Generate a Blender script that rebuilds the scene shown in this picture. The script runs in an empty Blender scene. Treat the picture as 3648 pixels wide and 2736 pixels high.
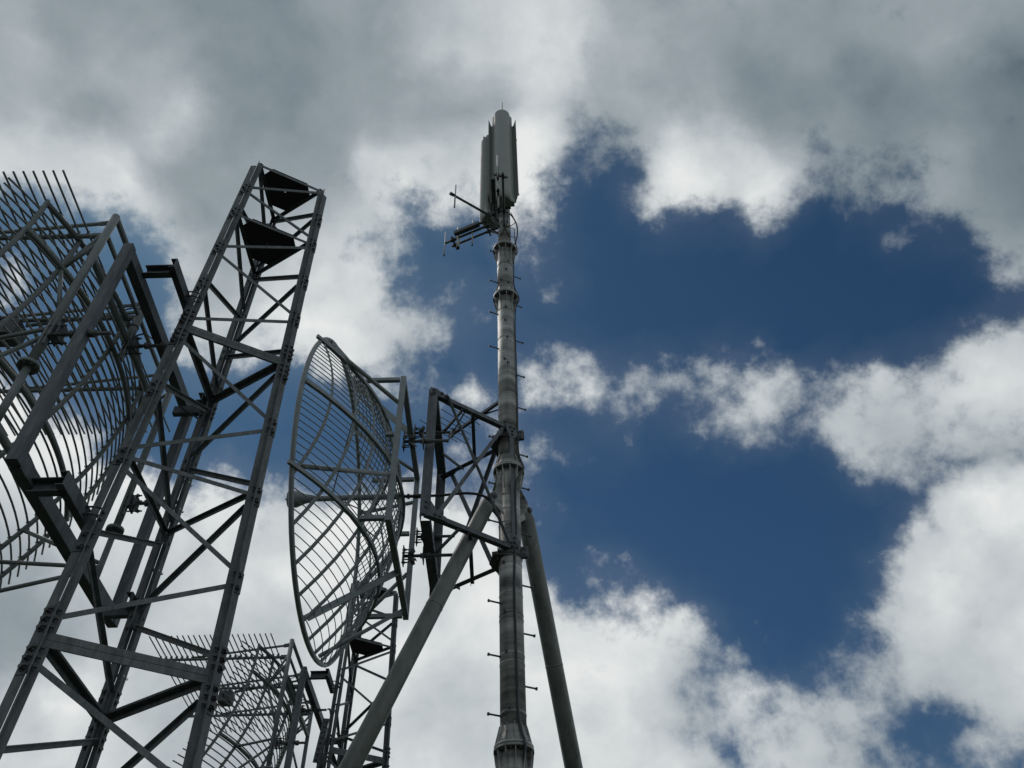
import bpy, math, random
from mathutils import Vector, Matrix
random.seed(7)
S = bpy.context.scene
COL = S.collection
PI = math.pi

# ---------------------------------------------------------------- camera
cam_d = bpy.data.cameras.new('camera')
cam_d.sensor_width = 36.0
cam_d.lens = 3110.2 / 3648.0 * 36.0
cam_d.clip_end = 5000.0
cam_d.clip_start = 0.05
cam = bpy.data.objects.new('camera', cam_d)
COL.objects.link(cam)
PITCH, ROLL = 0.8253, -0.0243
cam.matrix_world = (Matrix.Translation((0, 0, 1.6)) @ Matrix.Rotation(PI / 2 + PITCH, 4, 'X')
                    @ Matrix.Rotation(ROLL, 4, 'Z'))
S.camera = cam

# ---------------------------------------------------------------- exposure
S.view_settings.view_transform = 'Standard'
S.view_settings.look = 'None'
S.view_settings.exposure = 0.0
S.view_settings.gamma = 1.0
S.cycles.use_denoising = True
S.cycles.max_bounces = 6

# ---------------------------------------------------------------- world: broken cumulus over a deep blue sky
SUN_EL, SUN_AZ = math.radians(58), math.radians(-38)     # azimuth from +Y towards +X
# cloud map over azimuth (-62..62 deg, 63 columns) and elevation (14..68 deg, 31 rows): cover, then brightness
SKY_ROWS = [
    ('909090909090909090909090909090909090909090909090909090909090909090909084704475776248255343404040404040404040404040404352798990',
     '717880808080808080808080808080808080728080727070707080808077778080808080707480777060607061606060606060606060606060606061707980'),
    ('909090909090909090909090909090909090909090909090909090909090909090909086724166806752354255404040404040404040404046618190909090',
     '587574748080808080808080808080808079778080707070707080808077778080808080727180807062606767606060606060606060606060647180808070'),
    ('909090909090909090909090909090909090909090909090909090909090909090909088754457807056422657404040404040404045527083909090909090',
     '505057707771768080808080808080808073808079707070707180808076778080808080757080807067606270606060606060606060616773808080737078'),
    ('909090909090909090909090909090909090909090909090909090909090909090909090775149807461472651494040404145506580869090909090909090',
     '605050505565777570758080808080808072808075707070707280808076778080808080777079807470606070646060606060606570768080807570738490'),
    ('909090909090909090909090909090909090909090909090909090909090909090909090795946787865513637584447546679859090909090909090909077',
     '676057505050535969797671737680807778808071707070707480808076778080808080797076807870616066696060616570758080808075707180899078'),
    ('909090909090909090909090909090909090909090909090909090909090909090909090816644687858353017457081858990909090909090909090866744',
     '837263605650505050556068777874717080807970707070707680808075778080808080807074807970626061646871757980808080747070778590867166'),
    ('909090909090909090909090909090909090909090909090909090909090909090909087646050526054463063808290909090909090909090909082564279',
     '908778696160575150505050545864708089797070707070747975768075747980808283756270727270696470707280808080787270707683909082646880'),
    ('879090909090909090909090909090909090909090909090909090909090909090909090805158714522375575909090909090909090909090867248468290',
     '909090837568616059535050505050526478757070707070788077717472748487878286756468807367616977777780797470707177838990867462718077'),
    ('498090909090909090909090909090909090909090909090909090909090909090909090896534240600023281909090909090909090908881584458849067',
     '909090908981746862606056525050506070707070707070808080797575798890909090857163656970707280808677707073788389908881666675807670'),
    ('143973909090909090909090909090909090909090909090909090909090909090909090886940070000001745839090909090909089826648417187906435',
     '829090909090878175696460606056606970727980727070808083898580879082899090837872697070707071818982768085909089827162707880747070'),
    ('211028628290909090909090909090909090909090909090909090878890909087767564562808000000000527668990909090888270514455819090583448',
     '808089909090909087817671676260728074707580807877828280808086909088878786848080807870707073798084889090888273616674808072707061'),
    ('482613224673879090909090909090909090909090909090909090828590908867374535190400000000000005255276878682695345457285908651324870',
     '908280869090909090908883797476798080787680838988888480808087909083808080808080808076797976758283908581736265717880777070706150'),
    ('314732161530587789909090909090909089909090889090909090909090907138242514030000000000000000084847536151454265838990744631507080',
     '849084808290909090909090908683888582808485818087908886858588908782808080808080808075707070707066616260657076808074707069605040'),
    ('102745401911213862778890899084777272788985778088909090908171684620080401000000000000000007427568637055648187908961403653708090',
     '708190878080869090909090909090909090909090818089909090908684858280808080807978767471707070707070717474768080777070706759504040'),
    ('191022424927161224406175696450172130375539473328405465625250463515010000000000000000020530698981788090879090734834405672819090',
     '747078909082808187909090909090909090909088808080808182838180808076737271707070707070707070717070708080807872707070655748404040'),
    ('532010163947392014132425192215030102040505111008091225413435282815000308020000052038353755727680636174817856413246617382909090',
     '807570748990868080828785869086889090909085808080808080808080807671707070707070707070717070747370707173737070706962544740404040'),
    ('845623101029434934191101000000000000000000000000000002132122212123221012220719404651676651504741222937253532405367758390909090',
     '808077707083909085807980808080808084868982808080808080808080807470707070707074737075777070707070666265686970655952444040404040'),
    ('908562271210183745490900000000101617120718010003060504101126413722101432352530394141596346191000020200000645607178859090909090',
     '768080787170758890907270757975768080808080808080808080808080807570707171717072727280807270676360606060606061554842404040404040'),
    ('909086723518101023230700000004315860443725122028333331303155333657665249474343454134321900000000000000000720758188909090909077',
     '677680808074707079787070707070707880808080808080807979798080808080808080747070707076756860606060606060605651454040404040404033'),
    ('909090888150251310131602000828547578727875696971594939240527162948475137262122081211050200000000000004153344689090909090907875',
     '606674808080787270707070707070706971747981808285807370707070707579797877737070707070706961606060606056514841404040404040403435'),
    ('909090909084683619403019122037778889848289908986746555433023141518161510040002000000000000000000000424296081879090909090777583',
     '606065728080808076807171707170706261698188908987797270707070707070707070707070707070707065606058555050505049454040404040343543'),
    ('909090909090878266535343435774889090838388909078666151454240271811060503000000000000000000000002023457615278899090909075758390',
     '606060637076808080807880777668605760697578808182797571707070707070707070707070707070707069585251505050464250504440404033354350'),
    ('909090909090909088909090869090909090888580788167483225293329262526241708000000000000000009274134263265777273909090897276849090',
     '606060606167737174828579696050515056707074798080777367666767676870707070707070707070707073757465575050434042464040393136445050'),
    ('909090909090909090909090909090909090908980624351463006070500122332271604010000071619171539728679665670878588909090909086909090',
     '606060606060615558686762525150505056616569707071716965656464667074747370707070717374717077898979635348414040404045474045505050'),
    ('909090909090909090909090909090909090909090908266482911211706263639241000000520466264768884888879727283899090909090909090909090',
     '606060636660605750516069545050505050515461667070707070747575828585756557545769768185878781827966555049453732364152555050505050'),
    ('909090909090909090909090909090909090909090909084695750596057646249291510050328486880899090909086849090909090909090909090909090',
     '606060555252545959606369625144434949505052577380797878798081878884705852505262697986888076736351434041413738434850505050505050'),
    ('909090909090909090909090909090909090909090909090908887878990908371615143373235457087909090909090909090909090909090909090909090',
     '605852505050505054585758454240414341455050567176787371727681878987786762575151566875787160554741404145484548505050505050505050'),
    ('909090909090909090909090909090909090909090909090909090909090909089857964524852678089909090909090909090909090909090909090909090',
     '535050505050505049494741404040404042475050525659626766616266768489868069595352586161595652494340404550505050505050505050505050'),
    ('909090909090909090909090909090909090909090909090909090909090909090909083747171808890909090909090909090909090909090909090909090',
     '505050505050504641404040404040404040424750505255535050505052576576808073645955585954525250504846485050505050505050505050505050'),
    ('909090909090909090909090909090909090909090909090909090909090909090909088868687899090909090909090909090909090909090909090909090',
     '505050505048434040404040404040404041434447505051535453555962626675808078767264606060605753505050505050505050505050505050505050'),
    ('909090909090909090909090909090909090909090909090909090909090909090909090909090909090909090909090909090909090909090909090909090',
     '505050484440404040404040404041465049505050545962666870717374747578808080808074706457555350505050505050505050505050505050505050'),
]

world = bpy.data.worlds.new('World')
world.use_nodes = True
NT = world.node_tree
NT.nodes.clear()
LK = NT.links.new


def N(t, **kw):
    n = NT.nodes.new(t)
    for k, v in kw.items():
        setattr(n, k, v)
    return n


def sock(s, v):
    if isinstance(v, (int, float)):
        s.default_value = v
    elif isinstance(v, tuple):
        s.default_value = v
    else:
        LK(v, s)


def M(op, a, b=0.0, c=0.0, clamp=False):
    n = N('ShaderNodeMath', operation=op, use_clamp=clamp)
    for i, v in enumerate((a, b, c)):
        sock(n.inputs[i], v)
    return n.outputs[0]


def VM(op, a, b=(0, 0, 0), scale=None):
    n = N('ShaderNodeVectorMath', operation=op)
    sock(n.inputs[0], a)
    sock(n.inputs[1], b)
    if scale is not None:
        sock(n.inputs[3], scale)
    return n.outputs['Value'] if op in ('DOT_PRODUCT', 'LENGTH') else n.outputs[0]


def noise(vec, scale, detail, rough, lac=2.0, distortion=0.0):
    n = N('ShaderNodeTexNoise')
    LK(vec, n.inputs['Vector'])
    n.inputs['Scale'].default_value = scale
    n.inputs['Detail'].default_value = detail
    n.inputs['Roughness'].default_value = rough
    n.inputs['Lacunarity'].default_value = lac
    n.inputs['Distortion'].default_value = distortion
    return n


def maprange(v, a, b, c, d, smooth=False):
    n = N('ShaderNodeMapRange', clamp=True)
    if smooth:
        n.interpolation_type = 'SMOOTHSTEP'
    for i, q in enumerate((v, a, b, c, d)):
        sock(n.inputs[i], q)
    return n.outputs[0]


dirv = N('ShaderNodeTexCoord').outputs['Generated']
w1 = noise(dirv, 5.0, 3, 0.5)
w2 = noise(dirv, 17.0, 5, 0.6)
wv = VM('SCALE', VM('SUBTRACT', w1.outputs['Color'], (0.5, 0.5, 0.5)), scale=0.055)
wv2 = VM('SCALE', VM('SUBTRACT', w2.outputs['Color'], (0.5, 0.5, 0.5)), scale=0.055)
wd = VM('NORMALIZE', VM('ADD', VM('ADD', dirv, wv), wv2))
sx = N('ShaderNodeSeparateXYZ')
LK(wd, sx.inputs[0])
az = M('ARCTAN2', sx.outputs[0], sx.outputs[1])
el = M('ARCSINE', sx.outputs[2])
u = M('MULTIPLY_ADD', az, 180 / PI / 2.0, 31.0)                      # column 0..62
u1 = M('MULTIPLY', u, 1 / 31.0, clamp=True)
u2 = M('MULTIPLY', M('SUBTRACT', u, 31.0), 1 / 31.0, clamp=True)
v = M('MULTIPLY_ADD', el, 180 / PI / 1.8, -14.0 / 1.8)
v = M('MINIMUM', M('MAXIMUM', v, 0.0), 30.0)
halves = []
for k0, uu in ((0, u1), (31, u2)):
    acc = None
    for r, (cs, bs) in enumerate(SKY_ROWS):
        wgt = M('SUBTRACT', 1.0, M('ABSOLUTE', M('SUBTRACT', v, float(r))), clamp=True)
        ramp = N('ShaderNodeValToRGB')
        cr = ramp.color_ramp
        cr.interpolation = 'LINEAR'
        for k in range(32):
            if k < 2:
                e = cr.elements[k]
                e.position = k / 31.0
            else:
                e = cr.elements.new(k / 31.0)
            i = 2 * (k + k0)
            e.color = (int(cs[i:i + 2]) / 99.0, int(bs[i:i + 2]) / 99.0, 0, 1)
        LK(uu, ramp.inputs[0])
        add = N('ShaderNodeMix', data_type='RGBA', blend_type='ADD')
        LK(wgt, add.inputs['Factor'])
        if acc is None:
            add.inputs['A'].default_value = (0, 0, 0, 1)
        else:
            LK(acc, add.inputs['A'])
        LK(ramp.outputs[0], add.inputs['B'])
        acc = add.outputs['Result']
    halves.append(acc)
hm = N('ShaderNodeMix', data_type='RGBA')
LK(M('GREATER_THAN', u, 31.0), hm.inputs['Factor'])
LK(halves[0], hm.inputs['A'])
LK(halves[1], hm.inputs['B'])
acc = hm.outputs['Result']
sp = N('ShaderNodeSeparateColor')
LK(acc, sp.inputs[0])
cover, bright = sp.outputs[0], sp.outputs[1]
n_big = noise(dirv, 9.0, 11, 0.60, distortion=0.1).outputs['Fac']
n_fine = noise(dirv, 30.0, 9, 0.62, distortion=0.0).outputs['Fac']
nn = M('ADD', M('MULTIPLY', M('SUBTRACT', n_big, 0.5), 1.15), M('MULTIPLY', M('SUBTRACT', n_fine, 0.5), 1.05))
dens = M('ADD', M('MULTIPLY', cover, 1.16), nn)
alpha = maprange(dens, 0.29, 0.88, 0.0, 1.0, smooth=True)
veil = M('MULTIPLY', M('MULTIPLY_ADD', cover, 0.27, 0.01), M('MULTIPLY_ADD', n_big, 1.2, 0.1), clamp=True)
alpha = M('ADD', alpha, M('MULTIPLY', veil, M('SUBTRACT', 1.0, alpha)), clamp=True)
# cloud tone: the map, softened billows, brighter where thin
n_b = noise(dirv, 6.5, 5, 0.5, distortion=0.4).outputs['Fac']
tone = M('MULTIPLY_ADD', M('SUBTRACT', bright, 0.62), 1.2, 0.64)
tone = M('ADD', tone, M('MULTIPLY', M('SUBTRACT', n_b, 0.5), 0.42))
tone = M('ADD', tone, M('MULTIPLY', M('SUBTRACT', n_fine, 0.5), 0.15))
tr = N('ShaderNodeValToRGB')
tr.color_ramp.interpolation = 'LINEAR'


def lin(c):
    c = c / 255.0
    return c / 12.92 if c <= 0.04045 else ((c + 0.055) / 1.055) ** 2.4


stops = [(0.20, (98, 112, 122)), (0.44, (135, 147, 153)), (0.555, (150, 160, 166)), (0.69, (172, 180, 185)),
         (0.86, (203, 209, 211)), (1.02, (231, 233, 232))]
for k, (p, c) in enumerate(stops):
    e = tr.color_ramp.elements[k] if k < 2 else tr.color_ramp.elements.new(p)
    e.position = p
    e.color = (lin(c[0]), lin(c[1]), lin(c[2]), 1)
LK(tone, tr.inputs[0])
sky = N('ShaderNodeTexSky', sky_type='NISHITA')
sky.sun_disc = False
sky.sun_elevation = SUN_EL
sky.sun_rotation = SUN_AZ
sky.air_density = 1.0
sky.dust_density = 0.4
sky.ozone_density = 2.2
SKY_S = 0.10
blue = VM('MULTIPLY', sky.outputs[0], (0.148, 0.276, 0.350))
cloud = VM('SCALE', tr.outputs[0], scale=1.0 / SKY_S)
mix = N('ShaderNodeMix', data_type='RGBA')
LK(alpha, mix.inputs['Factor'])
LK(blue, mix.inputs['A'])
LK(cloud, mix.inputs['B'])
bg = N('ShaderNodeBackground')
LK(mix.outputs['Result'], bg.inputs['Color'])
bg.inputs['Strength'].default_value = SKY_S
wo = N('ShaderNodeOutputWorld')
LK(bg.outputs[0], wo.inputs[0])
S.world = world

# ---------------------------------------------------------------- sun (veiled by cloud)
sd = bpy.data.lights.new('sun', 'SUN')
sd.energy = 0.5
sd.angle = math.radians(20)
sd.color = (1.0, 0.95, 0.88)
sun = bpy.data.objects.new('sun', sd)
COL.objects.link(sun)
sdir = Vector((math.sin(SUN_AZ) * math.cos(SUN_EL), math.cos(SUN_AZ) * math.cos(SUN_EL), math.sin(SUN_EL)))
sun.rotation_euler = (-sdir).to_track_quat('-Z', 'Y').to_euler()
sun.location = sdir * 60


# ---------------------------------------------------------------- materials
def steel(name, c1, c2, rough=0.55, metal=0.0, scale=14.0, streak=False, spec=0.4):
    m = bpy.data.materials.new(name)
    m.use_nodes = True
    nt = m.node_tree
    b = nt.nodes['Principled BSDF']
    b.inputs['Roughness'].default_value = rough
    b.inputs['Metallic'].default_value = metal
    b.inputs['Specular IOR Level'].default_value = spec
    tc = nt.nodes.new('ShaderNodeTexCoord')
    mp = nt.nodes.new('ShaderNodeMapping')
    nt.links.new(tc.outputs['Object'], mp.inputs[0])
    if streak:
        mp.inputs['Scale'].default_value = (1, 1, 0.25)
    n1 = nt.nodes.new('ShaderNodeTexNoise')
    n1.inputs['Scale'].default_value = scale
    n1.inputs['Detail'].default_value = 6
    n1.inputs['Roughness'].default_value = 0.65
    nt.links.new(mp.outputs[0], n1.inputs['Vector'])
    v1 = nt.nodes.new('ShaderNodeTexVoronoi')
    v1.inputs['Scale'].default_value = scale * 5
    nt.links.new(mp.outputs[0], v1.inputs['Vector'])
    mx = nt.nodes.new('ShaderNodeMath')
    mx.operation = 'MULTIPLY_ADD'
    nt.links.new(v1.outputs['Color'], mx.inputs[0])
    mx.inputs[1].default_value = 0.22
    nt.links.new(n1.outputs['Fac'], mx.inputs[2])
    rp = nt.nodes.new('ShaderNodeValToRGB')
    rp.color_ramp.elements[0].position = 0.38
    rp.color_ramp.elements[1].position = 0.85
    rp.color_ramp.elements[0].color = (*c1, 1)
    rp.color_ramp.elements[1].color = (*c2, 1)
    nt.links.new(mx.outputs[0], rp.inputs[0])
    nt.links.new(rp.outputs[0], b.inputs['Base Color'])
    rr = nt.nodes.new('ShaderNodeMapRange')
    rr.inputs['To Min'].default_value = rough - 0.1
    rr.inputs['To Max'].default_value = rough + 0.15
    nt.links.new(n1.outputs['Fac'], rr.inputs[0])
    nt.links.new(rr.outputs[0], b.inputs['Roughness'])
    bp = nt.nodes.new('ShaderNodeBump')
    bp.inputs['Strength'].default_value = 0.12
    bp.inputs['Distance'].default_value = 0.01
    nt.links.new(n1.outputs['Fac'], bp.inputs['Height'])
    nt.links.new(bp.outputs[0], b.inputs['Normal'])
    return m


GALV = steel('galvanised_steel', (0.05, 0.06, 0.067), (0.152, 0.172, 0.181), streak=True)
GALVB = steel('weathered_galvanised_steel', (0.039, 0.05, 0.061), (0.122, 0.14, 0.159), rough=0.5, scale=8, streak=True)
BOLT = steel('dark_bolt_steel', (0.05, 0.055, 0.06), (0.10, 0.105, 0.11), rough=0.45, scale=30)
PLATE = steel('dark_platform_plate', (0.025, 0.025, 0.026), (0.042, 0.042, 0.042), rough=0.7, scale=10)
PAINT = steel('grey_antenna_paint', (0.118, 0.139, 0.144), (0.166, 0.19, 0.195), rough=0.42, scale=6)
DISHP = steel('pale_grey_dish_paint', (0.169, 0.198, 0.208), (0.23, 0.263, 0.276), rough=0.45, scale=6)
ALU = steel('pale_aluminium', (0.40, 0.42, 0.42), (0.55, 0.57, 0.57), rough=0.4, scale=20, metal=0.2)
RADOME = steel('grey_green_radome', (0.232, 0.26, 0.248), (0.286, 0.31, 0.298), rough=0.5, scale=3)
BLACK = steel('black_cable_rubber', (0.012, 0.012, 0.013), (0.03, 0.03, 0.032), rough=0.5, scale=20)
DKTUBE = steel('dark_grey_antenna_tube', (0.055, 0.065, 0.07), (0.10, 0.11, 0.115), rough=0.5, scale=12)
SHINY = steel('bright_clamp_steel', (0.55, 0.56, 0.57), (0.75, 0.76, 0.77), rough=0.25, metal=0.9, scale=30)
STRUTM = steel('painted_strut_steel', (0.070, 0.082, 0.078), (0.170, 0.185, 0.175), rough=0.40, scale=4, streak=True)


def mast_material():
    m = bpy.data.materials.new('stained_mast_steel')
    m.use_nodes = True
    nt = m.node_tree
    L = nt.links.new
    b = nt.nodes['Principled BSDF']
    b.inputs['Specular IOR Level'].default_value = 0.45
    tc = nt.nodes.new('ShaderNodeTexCoord')

    def nz(sc, scale, detail):
        mp = nt.nodes.new('ShaderNodeMapping')
        mp.inputs['Scale'].default_value = sc
        L(tc.outputs['Object'], mp.inputs[0])
        n = nt.nodes.new('ShaderNodeTexNoise')
        n.inputs['Scale'].default_value = scale
        n.inputs['Detail'].default_value = detail
        n.inputs['Roughness'].default_value = 0.6
        L(mp.outputs[0], n.inputs['Vector'])
        return n.outputs['Fac']

    def mt(op, a, bb, cc=0.0):
        n = nt.nodes.new('ShaderNodeMath')
        n.operation = op
        for i, q in enumerate((a, bb, cc)):
            if isinstance(q, (int, float)):
                n.inputs[i].default_value = q
            else:
                L(q, n.inputs[i])
        return n.outputs[0]
    bands = nz((0.35, 0.35, 3.2), 1.0, 4)          # dirt collects in rings
    runs = nz((9, 9, 0.6), 1.0, 5)                 # rain streaks
    mott = nz((1, 1, 1), 9.0, 6)
    fine = nz((0.8, 0.8, 6.0), 1.0, 4)
    s = mt('ADD', mt('MULTIPLY', bands, 1.25), mt('ADD', mt('MULTIPLY', runs, 0.30), mt('MULTIPLY', mott, 0.25)))
    s = mt('ADD', mt('MULTIPLY', fine, 0.20), mt('SUBTRACT', s, 0.22))
    rp = nt.nodes.new('ShaderNodeValToRGB')
    cr = rp.color_ramp
    cr.elements[0].position = 0.60
    cr.elements[0].color = (0.06, 0.063, 0.062, 1)
    cr.elements[1].position = 1.02
    cr.elements[1].color = (0.46, 0.47, 0.455, 1)
    e = cr.elements.new(0.78)
    e.color = (0.21, 0.22, 0.215, 1)
    L(s, rp.inputs[0])
    L(rp.outputs[0], b.inputs['Base Color'])
    b.inputs['Roughness'].default_value = 0.42
    bp = nt.nodes.new('ShaderNodeBump')
    bp.inputs['Strength'].default_value = 0.15
    bp.inputs['Distance'].default_value = 0.01
    L(mott, bp.inputs['Height'])
    L(bp.outputs[0], b.inputs['Normal'])
    return m


MAST = mast_material()


def scuff(m):
    """scraped pale patches over the paint"""
    nt = m.node_tree
    b = nt.nodes['Principled BSDF']
    src = b.inputs['Base Color'].links[0].from_socket
    tc = nt.nodes.new('ShaderNodeTexCoord')
    mp = nt.nodes.new('ShaderNodeMapping')
    mp.inputs['Scale'].default_value = (2.2, 2.2, 0.7)
    nt.links.new(tc.outputs['Object'], mp.inputs[0])
    n = nt.nodes.new('ShaderNodeTexNoise')
    n.inputs['Scale'].default_value = 3.5
    n.inputs['Detail'].default_value = 9
    n.inputs['Roughness'].default_value = 0.72
    nt.links.new(mp.outputs[0], n.inputs['Vector'])
    r = nt.nodes.new('ShaderNodeMapRange')
    r.inputs[1].default_value, r.inputs[2].default_value = 0.60, 0.68
    nt.links.new(n.outputs['Fac'], r.inputs[0])
    mx = nt.nodes.new('ShaderNodeMix')
    mx.data_type = 'RGBA'
    nt.links.new(r.outputs[0], mx.inputs['Factor'])
    nt.links.new(src, mx.inputs['A'])
    mx.inputs['B'].default_value = (0.27, 0.275, 0.26, 1)
    nt.links.new(mx.outputs['Result'], b.inputs['Base Color'])


scuff(STRUTM)


def ground_material():
    m = bpy.data.materials.new('hilltop_grass')
    m.use_nodes = True
    nt = m.node_tree
    b = nt.nodes['Principled BSDF']
    b.inputs['Roughness'].default_value = 0.95
    n = nt.nodes.new('ShaderNodeTexNoise')
    n.inputs['Scale'].default_value = 900
    n.inputs['Detail'].default_value = 10
    tc = nt.nodes.new('ShaderNodeTexCoord')
    nt.links.new(tc.outputs['Generated'], n.inputs['Vector'])
    rp = nt.nodes.new('ShaderNodeValToRGB')
    rp.color_ramp.elements[0].position = 0.35
    rp.color_ramp.elements[1].position = 0.7
    rp.color_ramp.elements[0].color = (0.022, 0.030, 0.014, 1)
    rp.color_ramp.elements[1].color = (0.055, 0.065, 0.030, 1)
    nt.links.new(n.outputs['Fac'], rp.inputs[0])
    nt.links.new(rp.outputs[0], b.inputs['Base Color'])
    return m


# ---------------------------------------------------------------- mesh helpers
def V(*a):
    return Vector(a[0] if len(a) == 1 else a)


class MB:
    def __init__(self):
        self.v, self.f, self.s, self.m = [], [], [], []
        self.cur = 0

    def add(self, vs, fs, smooth=False):
        o = len(self.v)
        self.v += [Vector(q) for q in vs]
        self.f += [tuple(i + o for i in q) for q in fs]
        self.s += [smooth] * len(fs)
        self.m += [self.cur] * len(fs)
        return self

    def slab(self, a, b, o, p, q):
        """box running a -> b whose section starts at offset o and spans p and q"""
        a, b = V(a) + o, V(b) + o
        vs = [a, a + p, a + p + q, a + q, b, b + p, b + p + q, b + q]
        return self.add(vs, [(0, 3, 2, 1), (4, 5, 6, 7), (0, 1, 5, 4), (1, 2, 6, 5), (2, 3, 7, 6), (3, 0, 4, 7)])

    def bar(self, a, b, w, h, up=(0, 0, 1)):
        a, b = V(a), V(b)
        d = (b - a).normalized()
        s = d.cross(V(up))
        s = s.normalized() if s.length > 1e-4 else d.orthogonal().normalized()
        t = s.cross(d).normalized()
        return self.slab(a, b, -s * w / 2 - t * h / 2, s * w, t * h)

    def angle(self, a, b, d1, d2, w1, w2, t):
        """L section: one leaf along d1, the other along d2"""
        d1, d2 = V(d1).normalized(), V(d2).normalized()
        self.slab(a, b, Vector(), d1 * w1, d2 * t)
        return self.slab(a, b, d2 * t, d1 * t, d2 * (w2 - t))

    def channel(self, a, b, back, side, h, w, t):
        """U section: web h wide along side (centred), flanges w long along back"""
        back, side = V(back).normalized(), V(side).normalized()
        self.slab(a, b, -side * h / 2, side * h, back * t)
        self.slab(a, b, -side * h / 2 + back * t, side * t, back * (w - t))
        return self.slab(a, b, side * (h / 2 - t) + back * t, side * t, back * (w - t))

    def tube(self, pts, r, n=10, closed=False):
        pts = [V(p) for p in pts]
        k = len(pts)
        rs = r if isinstance(r, (list, tuple)) else [r] * k
        d0 = (pts[1] - pts[0]).normalized()
        ref = d0.orthogonal().normalized()
        vs = []
        for i, p in enumerate(pts):
            if closed:
                d = (pts[(i + 1) % k] - pts[i - 1]).normalized()
            elif i == 0:
                d = d0
            elif i == k - 1:
                d = (pts[-1] - pts[-2]).normalized()
            else:
                d = ((pts[i + 1] - p).normalized() + (p - pts[i - 1]).normalized()).normalized()
            ref = (ref - d * ref.dot(d)).normalized()
            bi = d.cross(ref)
            for j in range(n):
                a = 2 * PI * j / n
                vs.append(p + (ref * math.cos(a) + bi * math.sin(a)) * rs[i])
        fs = []
        for i in range(k if closed else k - 1):
            i2 = (i + 1) % k
            for j in range(n):
                fs.append((i * n + j, i * n + (j + 1) % n, i2 * n + (j + 1) % n, i2 * n + j))
        self.add(vs, fs, True)
        if not closed:
            o = len(self.v) - len(vs)
            self.f.append(tuple(o + j for j in range(n - 1, -1, -1)))
            self.f.append(tuple(o + (k - 1) * n + j for j in range(n)))
            self.s += [False, False]
            self.m += [self.cur, self.cur]
        return self

    def prism(self, poly, ext):
        poly = [V(p) for p in poly]
        ext = V(ext)
        n = len(poly)
        vs = poly + [p + ext for p in poly]
        fs = [tuple(range(n - 1, -1, -1)), tuple(range(n, 2 * n))]
        fs += [(i, (i + 1) % n, n + (i + 1) % n, n + i) for i in range(n)]
        return self.add(vs, fs)

    def bolt(self, c, d, r=0.011, h=0.013):
        c, d = V(c), V(d).normalized()
        self.cur = 1
        self.tube([c, c + d * h * 0.35], r * 1.55, 10)
        self.tube([c + d * h * 0.35, c + d * h * 1.2], r, 6)
        self.s[-6 * 1 - 2:] = [False] * 8
        self.cur = 0
        return self

    def build(self, name, mat, parent=None):
        me = bpy.data.meshes.new(name)
        org = ORG.get(parent.name, Vector()) if parent is not None else Vector()
        me.from_pydata([tuple(q - org) for q in self.v], [], self.f)
        me.polygons.foreach_set('use_smooth', self.s)
        me.materials.append(mat)
        me.materials.append(BOLT)
        me.polygons.foreach_set('material_index', self.m)
        me.validate()
        me.update()
        o = bpy.data.objects.new(name, me)
        COL.objects.link(o)
        if parent is not None:
            o.parent = parent
        ORG[o.name] = org
        return o


ORG = {}


def tag(o, label, cat, group=None):
    o['label'] = label
    o['category'] = cat
    if group:
        o['group'] = group
    return o


def thing(name, label, cat, loc, group=None):
    o = bpy.data.objects.new(name, None)
    o.empty_display_size = 0.3
    COL.objects.link(o)
    o.location = loc
    ORG[o.name] = Vector(loc)
    return tag(o, label, cat, group)


def dup(o, parent=None, label=None, shift=None):
    c = o.copy()
    COL.objects.link(c)
    if parent is not None:
        c.parent = parent
    if label:
        c['label'] = label
    if shift is not None:
        c.location = o.location + Vector(shift)
    for ch in list(o.children):
        dup(ch, c)
    return c


X, Y, Z = Vector((1, 0, 0)), Vector((0, 1, 0)), Vector((0, 0, 1))

# ---------------------------------------------------------------- ground
g = MB()
g.add([(-1500, -1500, 0), (1500, -1500, 0), (1500, 1500, 0), (-1500, 1500, 0)], [(0, 1, 2, 3)])
go = g.build('ground', ground_material())
go['kind'] = 'structure'


# ================================================================ lattice tower (triangular, angle-section legs)
TC, TYAW = (-2.5185, 5.0693), 4.1746


def leg(k, z):
    r = 0.7032 - 0.0249 * z
    a = TYAW + k * 2 * PI / 3
    return Vector((TC[0] + r * math.cos(a), TC[1] + r * math.sin(a), z))


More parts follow.
